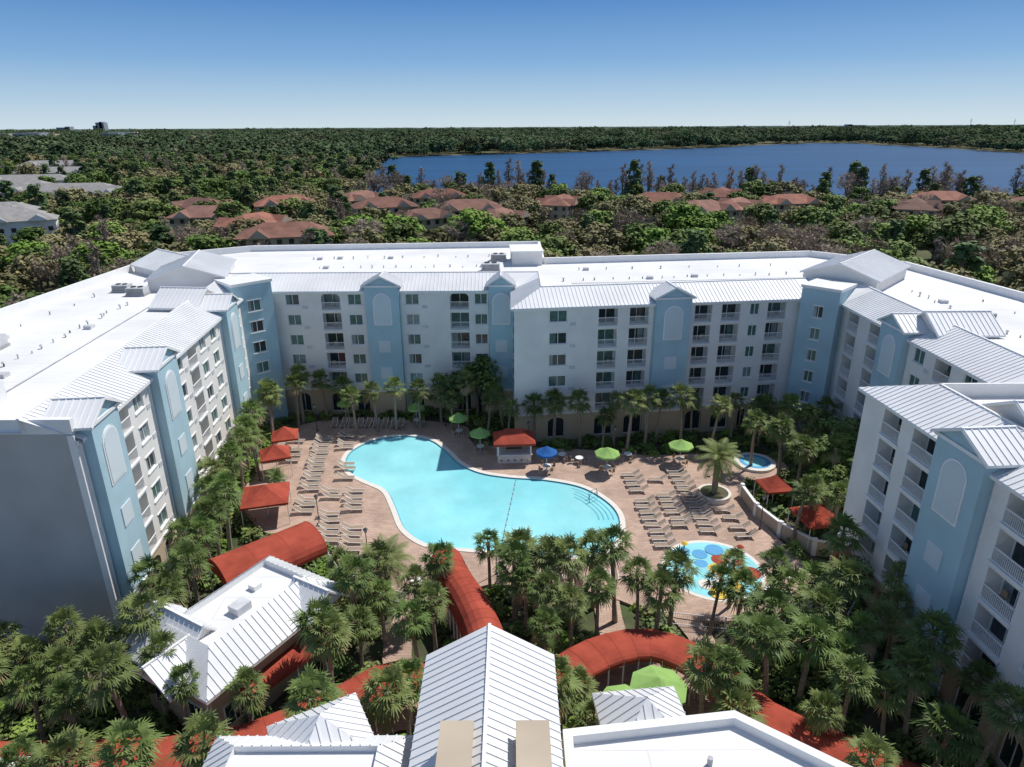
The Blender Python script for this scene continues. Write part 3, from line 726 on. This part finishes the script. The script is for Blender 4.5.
def tree_mesh(seed,h,r,nc,nl,ls,mt,kind='round',twigs=0):
    random.seed(seed); m=MB(); th=h*.45
    m.cyl((0,0,-.3),(0,0,th),.035*h,.022*h,7,'bark',cap=False)
    for i in range(nc):
        if kind=='round':
            az=U(0,6.28); t=U(-.35,1); zz=h*.62+t*h*.32; rr=r*math.sqrt(max(.05,1-(t*.95)**2))*U(.35,.95)
        else:
            az=U(0,6.28); t=U(0,1); zz=h*(.45+.53*t); rr=r*(1-t*.75)*U(.2,1)
        c=Vector((math.cos(az)*rr,math.sin(az)*rr,zz)); cr=r*U(.22,.36)
        if i%3==0:
            b=Vector((0,0,th*U(.6,1))); mid=b.lerp(c,.5)+Vector((0,0,.05*h)); m.cyl(b,mid,.016*h,.01*h,4,'bark',cap=False); m.cyl(mid,c,.01*h,.004*h,4,'bark',cap=False)
        if twigs:
            for _ in range(twigs):
                v=Vector((U(-1,1),U(-1,1),U(-.4,1))).normalized()*cr*U(.8,1.6); s=v.orthogonal().normalized()*.05
                m.q([c-s,c+s,c+v+s*.3,c+v-s*.3],'twig')
        leafy(m,c,cr,nl,ls,mt)
    return m.mesh('tree')
def shrub_mesh(seed,mt='leaf_shrub'):
    random.seed(seed); m=MB()
    for i in range(6):
        a=U(0,6.28);r=U(0,.6); leafy(m,Vector((math.cos(a)*r,math.sin(a)*r,U(.25,.6))),.45,26,.24,mt,.8)
    return m.mesh('shrub')
PALMS=[palm_mesh(s,h) for s,h in((1,6.0),(2,6.6),(3,5.4),(4,6.2),(5,5.8))]
FEA=feather_mesh(9)
random.seed(11)
PB=[(-18,82),(-20.5,81.5),(-15.5,82.8),(-12,83.5),(-10,86),(-8,82.8),(-2.5,85.5),(-5,87),(-6,85),(-1.5,83),(-.5,77.5),(-3,80.5),(5,78.6),(8.3,78.3),(11.5,76.6),(14,76.4),(16.5,77.6),(23,80),(21,77.2),(25,76.6),(31,78),(33.5,75.5),(35.5,73),(28.5,71.5),(30.5,69),(31,65),(27,56),(28.5,57),(30,55),(18.5,78.5),(13,78.5),(28,79),(36.5,69),(37.5,65),(35.5,60),(34,64),(38,76),(3,79),(-23,86.8),(-29,84.5),(-31.5,81)]
PL=[(-28.6,86),(-25.9,86.6),(-31,80),(-31.6,77),(-31.2,74),(-31,71),(-29.6,70),(-30.2,67),(-29,63),(-29.4,58),(-27.4,56),(-27.2,53),(-28.5,50),(-27.3,47.5),(-26.4,51),(-27.5,44),(-25.8,45.6),(-25.8,42),(-30,60.5),(-28.3,54.2)]
PC=[(-11,46),(-8,44),(-6.9,46.2),(-2,48.6),(.2,47.2),(1,49.2),(2.2,46.3),(4,46.4),(2.4,42),(6.4,42.6),(11,42.6),(5,44.4),(1.2,43.8),(15.6,43.5),(17,42),(18.4,39.4),(12,34),(13,33),(16.2,37.4),(18.8,31.8),(21,32.6),(13.4,31),(4.6,33.2),(3.4,32.6),(4.6,30.8),(2.2,39.4),(-11.4,39.6),(-13,37.6),(-7,33),(-8,31),(-7,39.8),(-12.6,36.4),(-12,30.4),(8.4,45.2),(12.6,44.2),(20.5,42),(-14,46.5),(-10,42.4),(-5.8,41.6),(4.2,41.2),(18,46.5),(21,45.6),(-12.4,43.6),(17.6,35.6),(19.8,36.6),(3.2,48.4),(6.6,46.8),(.2,45.2),(9.6,43.8)]
PF=[(-31,33.4),(-29,34.4),(-28,32.6),(-25,33),(-24,35),(-26,38),(-28,37),(-28,27.6),(-25,27.6),(-21,27.6),(-17.6,27.8),(-17,33),(-21,33),(24,43),(25,41),(26.2,39.4),(27.4,36),(24,38),(25,29.6),(24,32.6),(25.4,23),(29,34),(19.6,26.8),(22,36),(28,30),(-33,37),(-35,34),(-31,39),(-36,39),(-38,35),(-34,33),(28,40),(29.4,43),(26,33.6),(28,25),(21.5,24.6),(27.5,47.5),(-39,33),(-31,27.4),(21.5,39)]
for lst in(PB,PL,PC,PF):
    for x,y in lst: inst('palm_tree',random.choice(PALMS),(x+U(-.3,.3),y+U(-.3,.3),-.25),U(0,6.28),U(.82,1.15),tilt=(U(-.07,.07),U(-.07,.07)))
inst('palm_tree',FEA,(22,65,.1),0,1.0); inst('palm_tree',FEA,(-10.6,47.6,-.2),1,.95); inst('palm_tree',FEA,(-26,66,-.2),1,.5)
TB=[tree_mesh(21,8,3.4,40,34,.34,'leaf_green'),tree_mesh(22,7,3.2,36,34,.34,'leaf_shrub')]
for x,y,s in((-8.5,86.5,1),(-4,87.2,1.1),(-33,79.5,.6),(33,79.5,.9),(36,76,.9),(37.5,71,1),(36,66,.9),(33,60,.8),(28.6,47,.6),(28.5,38,.6),(-15,45,.45),(-31.5,68,.6),(-26,36,.45)):
    inst('shade_tree',random.choice(TB),(x,y,-.25),U(0,6),s)

# ---------------------------------------------------------------- instanced masses
def scatter(name,pts,meshes):
    src=bpy.data.collections.new(name+'_kinds')
    for i,me in enumerate(meshes):
        o=bpy.data.objects.new('%s_kind_%02d'%(name,i),me); src.objects.link(o)
    me=bpy.data.meshes.new(name); me.from_pydata([p[:3] for p in pts],[],[])
    a=me.attributes.new('rot','FLOAT_VECTOR','POINT'); a.data.foreach_set('vector',[c for p in pts for c in(0,0,p[3])])
    a=me.attributes.new('scl','FLOAT_VECTOR','POINT'); a.data.foreach_set('vector',[c for p in pts for c in(p[4],p[4],p[4]*p[6])])
    a=me.attributes.new('idx','INT','POINT'); a.data.foreach_set('value',[p[5] for p in pts])
    ob=bpy.data.objects.new(name,me); COL.objects.link(ob)
    ng=bpy.data.node_groups.new(name+'_scatter','GeometryNodeTree')
    ng.interface.new_socket('Geometry',in_out='INPUT',socket_type='NodeSocketGeometry'); ng.interface.new_socket('Geometry',in_out='OUTPUT',socket_type='NodeSocketGeometry')
    N=ng.nodes;Lk=ng.links
    gi=N.new('NodeGroupInput');go=N.new('NodeGroupOutput');ip=N.new('GeometryNodeInstanceOnPoints');ci=N.new('GeometryNodeCollectionInfo')
    ci.inputs['Collection'].default_value=src; ci.inputs['Separate Children'].default_value=True; ci.inputs['Reset Children'].default_value=True
    def na(n,t):
        x=N.new('GeometryNodeInputNamedAttribute'); x.data_type=t; x.inputs['Name'].default_value=n; return x.outputs['Attribute']
    Lk.new(gi.outputs[0],ip.inputs['Points']);Lk.new(ci.outputs[0],ip.inputs['Instance']);ip.inputs['Pick Instance'].default_value=True
    Lk.new(na('idx','INT'),ip.inputs['Instance Index']);Lk.new(na('rot','FLOAT_VECTOR'),ip.inputs['Rotation']);Lk.new(na('scl','FLOAT_VECTOR'),ip.inputs['Scale'])
    Lk.new(ip.outputs[0],go.inputs[0])
    md=ob.modifiers.new('scatter','NODES'); md.node_group=ng
    return ob
random.seed(33)
bad=[deck,[(-27,38.5),(-19,48.5),(-13,42.8),(-19.6,31)],[(-5.2,5),(-5.2,31.5),(2.5,31.5),(2.5,5)],[(-16,15),(-16,27.5),(-5,27.5),(-5,15)],[(2.5,5)]+rp[1:]]
area_poly=[(-60,10),(-57,42.5),(-30.5,42.5)]+RP[1:]+[(31.8,5)]
paths=[((-5.6,49),(-4.6,46.5)),((-4.6,46.5),(-3,43)),((-3,43),(-1.6,36)),((-1.6,36),(6,38)),((6,38),(10,39)),((10,39),(13,36.8)),((13,36.8),(22,28.5)),((-1.6,36),(-8,36.6)),((-8,36.6),(-14,32.6)),((-14,32.6),(-19,30.6)),((-19,30.6),(-36,30)),((-8,48.5),(-9,44)),((-9,44),(-5,37)),((8,48),(8,44)),((8,44),(9,39)),((14,46),(15,42)),((15,42),(13,38)),((7,34.2),(9.8,35.6))]
def dseg(x,y,a,b):
    ax,ay=a;bx,by=b;t=max(0,min(1,((x-ax)*(bx-ax)+(y-ay)*(by-ay))/((bx-ax)**2+(by-ay)**2)));return math.hypot(x-ax-t*(bx-ax),y-ay-t*(by-ay))
pts=[]
y=24
while y<89:
    x=-42
    while x<41:
        px,py=x+U(-.7,.7),y+U(-.7,.7)
        if pip(px,py,area_poly) and not any(pip(px,py,b) for b in bad) and min(dseg(px,py,a,b) for a,b in paths)>1.8:
            if R()<.72: pts.append((px,py,-.25,U(0,6.28),U(.7,1.6),random.choice([0,0,1,2]),U(.6,1.1)))
        x+=1.3
    y+=1.3
scatter('shrub_planting',pts,[shrub_mesh(1),shrub_mesh(2,'leaf_green'),shrub_mesh(3,'leaf_bright')])

HOUS=[]
def house(x,y,a,w,d,h,roof='tile_roof',wall='cream_wall',name='apartment_building'):
    e=empty(name,(x,y,-.3)); T=rotT(0,0,0); m=MB()
    wallbox(m,T,-w/2,w/2,-d/2,d/2,0,h,wall,3.2,wz=(1,2.3)); 
    C=[(-w/2,-d/2),(w/2,-d/2),(w/2,d/2),(-w/2,d/2)]
    for i in range(4):
        F,L=frame(T(*C[i],0),T(*C[(i+1)%4],0)); n=int(L/3.2)
        for k in range(n):
            for z in (4,7,10)[:int(h/3)-1]:
                c=(k+.5)*L/n; m.box(F,(c-.7,.003,z),(c+.7,.05,z+1.4),'glass_dark')
    m.obj('walls',e,rot=a)
    m=MB(); o=.7; rh=d*.24
    A=[(-w/2-o,-d/2-o),(w/2+o,-d/2-o),(w/2+o,d/2+o),(-w/2-o,d/2+o)]; r=w/2-d/2
    r=max(r,.5)
    m.q([T(*A[0],h),T(*A[1],h),T(r,0,h+rh),T(-r,0,h+rh)],roof);m.q([T(*A[2],h),T(*A[3],h),T(-r,0,h+rh),T(r,0,h+rh)],roof)
    m.q([T(*A[1],h),T(*A[2],h),T(r,0,h+rh)],roof);m.q([T(*A[3],h),T(*A[0],h),T(-r,0,h+rh)],roof)
    for gx in(-w*.27,w*.27):
        for sg in(-1,1):
            yy=sg*(d/2+o+1.2)
            m.q([T(gx-3,yy,h),T(gx,yy,h+rh*.7),T(gx,0,h+rh*.7),T(gx-3,0,h)],roof);m.q([T(gx+3,yy,h),T(gx,yy,h+rh*.7),T(gx,0,h+rh*.7),T(gx+3,0,h)],roof)
            m.q([T(gx-3,yy,h),T(gx+3,yy,h),T(gx,yy,h+rh*.7)],wall)
    m.obj('roof',e,rot=a)
    HOUS.append((x,y,max(w,d)*.5,name))
for x,y,a,w,d in((-66,202,.25,26,14),(-84,226,1.2,22,13),(-108,248,.1,24,14),(-122,276,-.5,24,14),(-92,286,.4,24,14),(-50,276,.3,24,14),(-66,306,.9,22,13),(-16,266,.1,26,14),(-4,238,1.0,18,12),(20,284,1.2,22,13),(62,290,-.3,26,14),(70,258,.4,24,14),(86,268,.9,22,13),(112,282,.2,24,13),(152,262,1.1,20,13),(206,270,.05,28,14),(232,258,.6,22,13),(180,292,-.2,22,13),(-32,314,.2,24,13),(94,314,1.2,22,13),(-30,240,.6,20,12)):
    house(x,y,a,w,d,9.0)
for x,y,a,w,d,h in((-160,226,.5,20,11,10.5),(-172,238,.5,20,11,10.5),(-186,252,.4,24,12,10.5),(-232,362,.1,60,16,8),(-275,385,.1,50,16,8),(-205,352,-.1,34,14,8),(-300,440,.2,50,14,8),(-330,520,.1,60,16,8),(-380,600,.1,60,16,9)):
    house(x,y,a,w,d,h,'grey_shingle','white_stucco','townhouse_row')
FM=[tree_mesh(41,10,5.0,46,30,.74,'leaf_green'),tree_mesh(42,9,5.2,46,30,.72,'leaf_olive'),tree_mesh(43,10,5.0,50,34,.68,'leaf_bright'),
    tree_mesh(44,13,3.3,34,24,.7,'leaf_pine','cone'),tree_mesh(45,11,4.4,34,4,.4,'twig',twigs=28),tree_mesh(46,12,2.6,28,3,.4,'twig','cone',twigs=26),
    tree_mesh(47,11,5.4,50,30,.76,'leaf_olive'),tree_mesh(48,12,4.8,46,30,.72,'leaf_green')]
hotelpoly=[(-62,8),(-62,75),(-60,112),(-45,121),(9,124),(9,110),(50,113),(62,103),(66,80),(66,8)]
fp=[]
def clear(x,y):
    if pip(x,y,hotelpoly) or pip(x,y,lake): return False
    for hx,hy,r,nm in HOUS:
        if (x-hx)**2+(y-hy)**2<(r*.85+1)**2: return False
        if nm=='townhouse_row':
            if abs(x-hx)<r and hy-r-20<y<hy and R()<.9: return False
        elif abs(x-hx)<r*.75 and hy-r-10<y<hy and R()<.5: return False
    return True
y=20
while y<700:
    sp=8.6+y*.008; lim=y*.86+45; x=-lim
    while x<lim:
        px,py=x+U(-.5,.5)*sp,y+U(-.5,.5)*sp
        if clear(px,py):
            shore=py<430 and pip(px,py+28,lake)
            lf=px<-.35*py+20 and py>240
            if shore: k=random.choice([4,5,5,5,1,0,3,4]); s=U(.85,1.35)
            elif lf: k=random.choice([0,3,7,7,1,6,3,0]); s=U(.95,1.45)
            else: k=random.choice([0,0,1,1,6,4,4,5,7,2,3,6]); s=U(.75,1.4)
            if py>430: k=random.choice([0,3,3,7,6,5]); s=U(1.1,1.6)
            fp.append((px,py,-.3,U(0,6.28),s,k,U(.8,1.0)))
        x+=sp
    y+=sp
for x,y in((-41,214),(-36,218),(-46,210),(-33,211),(-12,212),(-6,214),(62,222),(67,226),(57,228),(-82,180),(40,190),(110,205),(-28,262),(160,235),(125,250),(-100,165),(30,232),(190,240)):
    fp.append((x,y,-.3,U(0,6.28),U(1.15,1.5),2,U(.85,1.0)))
for (ax,ay),(bx,by) in zip(NEAR[1:-1],NEAR[2:]):
    n=int((bx-ax)/2.6)
    for i in range(n):
        if R()<.35*(1+math.sin(ax+i*.35)): continue
        t=(i+R())/n; fp.append((ax+(bx-ax)*t,ay+(by-ay)*t+U(-8,22)*R(),-.3,U(0,6.28),U(.9,1.55),random.choice([5,5,5,4,3]),U(.9,1.25)))
scatter('forest',fp,FM)
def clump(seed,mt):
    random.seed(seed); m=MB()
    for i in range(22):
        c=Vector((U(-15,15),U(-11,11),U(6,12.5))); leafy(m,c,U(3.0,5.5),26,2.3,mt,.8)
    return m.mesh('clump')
CM=[clump(1,'haze_tint_leaf'),clump(2,'haze_tint_leaf'),clump(3,'haze_tint_leaf'),clump(4,'haze_tint_leaf_light')]
random.seed(5); fp=[]
y=690
while y<3600:
    sp=24+(y-690)*.014; lim=y*.82+30; x=-lim
    while x<lim:
        px,py=x+U(-.5,.5)*sp,y+U(-.5,.5)*sp
        if not pip(px,py,lake) : fp.append((px,py,-.3,U(0,6.28),U(.75,1.35)*(1+(y-690)*.00015),random.choice([0,0,2,1,3]),U(.8,1.3)))
        x+=sp
    y+=sp*.9
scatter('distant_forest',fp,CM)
mb=MB();random.seed(8); rows=[];nx=260
ys=[3500*(13000/3500)**(k/45) for k in range(46)]
for yy in ys:
    rows.append([Vector((-yy*.95+2*yy*.95*i/nx,yy+U(-20,20),U(3,16))) for i in range(nx+1)])
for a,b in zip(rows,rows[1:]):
    for i in range(nx): mb.q([a[i],a[i+1],b[i+1],b[i]],'haze_tint_forest')
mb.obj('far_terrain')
def block(name,x,y,w,d,h,parts,m='hotel_far'):
    mb=MB(); T=rotT(x,y,0)
    for (a,b,c) in parts:
        mb.box(T,(a*w-w*c/2,-d/2,-.3),(a*w+w*c/2,d/2,h*b),m)
        for k in range(int(h*b/4)): mb.box(T,(a*w-w*c*.45,-d/2-.3,k*4+1.5),(a*w+w*c*.45,-d/2-.01,k*4+3),'glass_dark')
    mb.obj(name)
block('office_tower',-2250,4000,50,40,64,[(0,1,.9),(-.55,.75,.5),(.1,1.06,.3)])
block('office_tower',-2520,4100,70,40,44,[(0,.9,1),(.4,1,.4)])
block('office_tower',1850,3900,90,40,36,[(0,.9,1),(-.4,1,.3)])
random.seed(3)
for i in range(26):
    y=U(1500,3300); block('distant_building',-y*U(.52,.74),y,U(30,80),30,U(18,26),[(0,1,1)],random.choice(['white_stucco','hotel_far','cream_wall']))
def mast(x,y,h):
    mb=MB(); mb.cyl((x,y,0),(x,y,h),1.4,.5,6,'vent_metal')
    for k in range(3): mb.box(rotT(x,y,0),(-6+k,-.4,h*.75+k*4),(6-k,.4,h*.75+k*4+.8),'vent_metal')
    mb.obj('transmission_mast')
mast(1900,3000,58);mast(2150,3100,56);mast(1150,3000,52)

# ---------------------------------------------------------------- light, sky, camera
sd=Vector((.77,.64,0)).normalized(); el=math.radians(57)
sun_dir=Vector((sd.x*math.cos(el),sd.y*math.cos(el),math.sin(el)))
w=bpy.data.worlds.new('World'); scene.world=w; w.use_nodes=True
nt=w.node_tree; bg=nt.nodes['Background']; sk=nt.nodes.new('ShaderNodeTexSky'); sk.sky_type='NISHITA'; sk.sun_disc=False
sk.sun_elevation=el; sk.sun_rotation=math.atan2(sd.x,sd.y); sk.altitude=50; sk.air_density=1.0; sk.dust_density=.3; sk.ozone_density=3.0
tc=nt.nodes.new('ShaderNodeTexCoord'); sx=nt.nodes.new('ShaderNodeSeparateXYZ'); nt.links.new(tc.outputs['Generated'],sx.inputs[0])
cr=nt.nodes.new('ShaderNodeValToRGB'); nt.links.new(sx.outputs['Z'],cr.inputs['Fac'])
els=cr.color_ramp.elements
els[0].position=0; els[0].color=(.60,.74,.84,1)
els[1].position=1; els[1].color=(.15,.20,.33,1)
for ps,c in((.03,(.43,.61,.79)),(.08,(.20,.41,.71)),(.15,(.075,.235,.57)),(.4,(.14,.23,.42))):
    e=els.new(ps); e.color=(*c,1)
sc=nt.nodes.new('ShaderNodeVectorMath'); sc.operation='SCALE'; sc.inputs['Scale'].default_value=10; nt.links.new(cr.outputs['Color'],sc.inputs[0])
mx=nt.nodes.new('ShaderNodeMix'); mx.data_type='RGBA'; mx.inputs['Factor'].default_value=.88
nt.links.new(sk.outputs[0],mx.inputs['A']); nt.links.new(sc.outputs[0],mx.inputs['B'])
nt.links.new(mx.outputs['Result'],bg.inputs['Color']); bg.inputs['Strength'].default_value=.10
ld=bpy.data.lights.new('sun','SUN'); ld.energy=4.4; ld.angle=math.radians(.5); ld.color=(1,.96,.90)
lo=bpy.data.objects.new('sun',ld); COL.objects.link(lo); lo.rotation_euler=sun_dir.to_track_quat('Z','Y').to_euler(); lo.location=(0,0,200)
cam=bpy.data.cameras.new('camera'); co=bpy.data.objects.new('camera',cam); COL.objects.link(co)
cam.sensor_width=36; cam.lens=36*679/1024; cam.clip_start=.5; cam.clip_end=30000
p=math.radians(20.8); r=math.radians(.28)
right=Vector((1,0,0)); up=Vector((0,math.sin(p),math.cos(p))); back=Vector((0,-math.cos(p),math.sin(p)))
r2=right*math.cos(r)-up*math.sin(r); u2=up*math.cos(r)+right*math.sin(r)
M=Matrix(((r2.x,u2.x,back.x,0),(r2.y,u2.y,back.y,0),(r2.z,u2.z,back.z,38),(0,0,0,1)))
co.matrix_world=M
scene.camera=co
scene.view_settings.view_transform='Standard'; scene.view_settings.look='None'; scene.view_settings.exposure=0
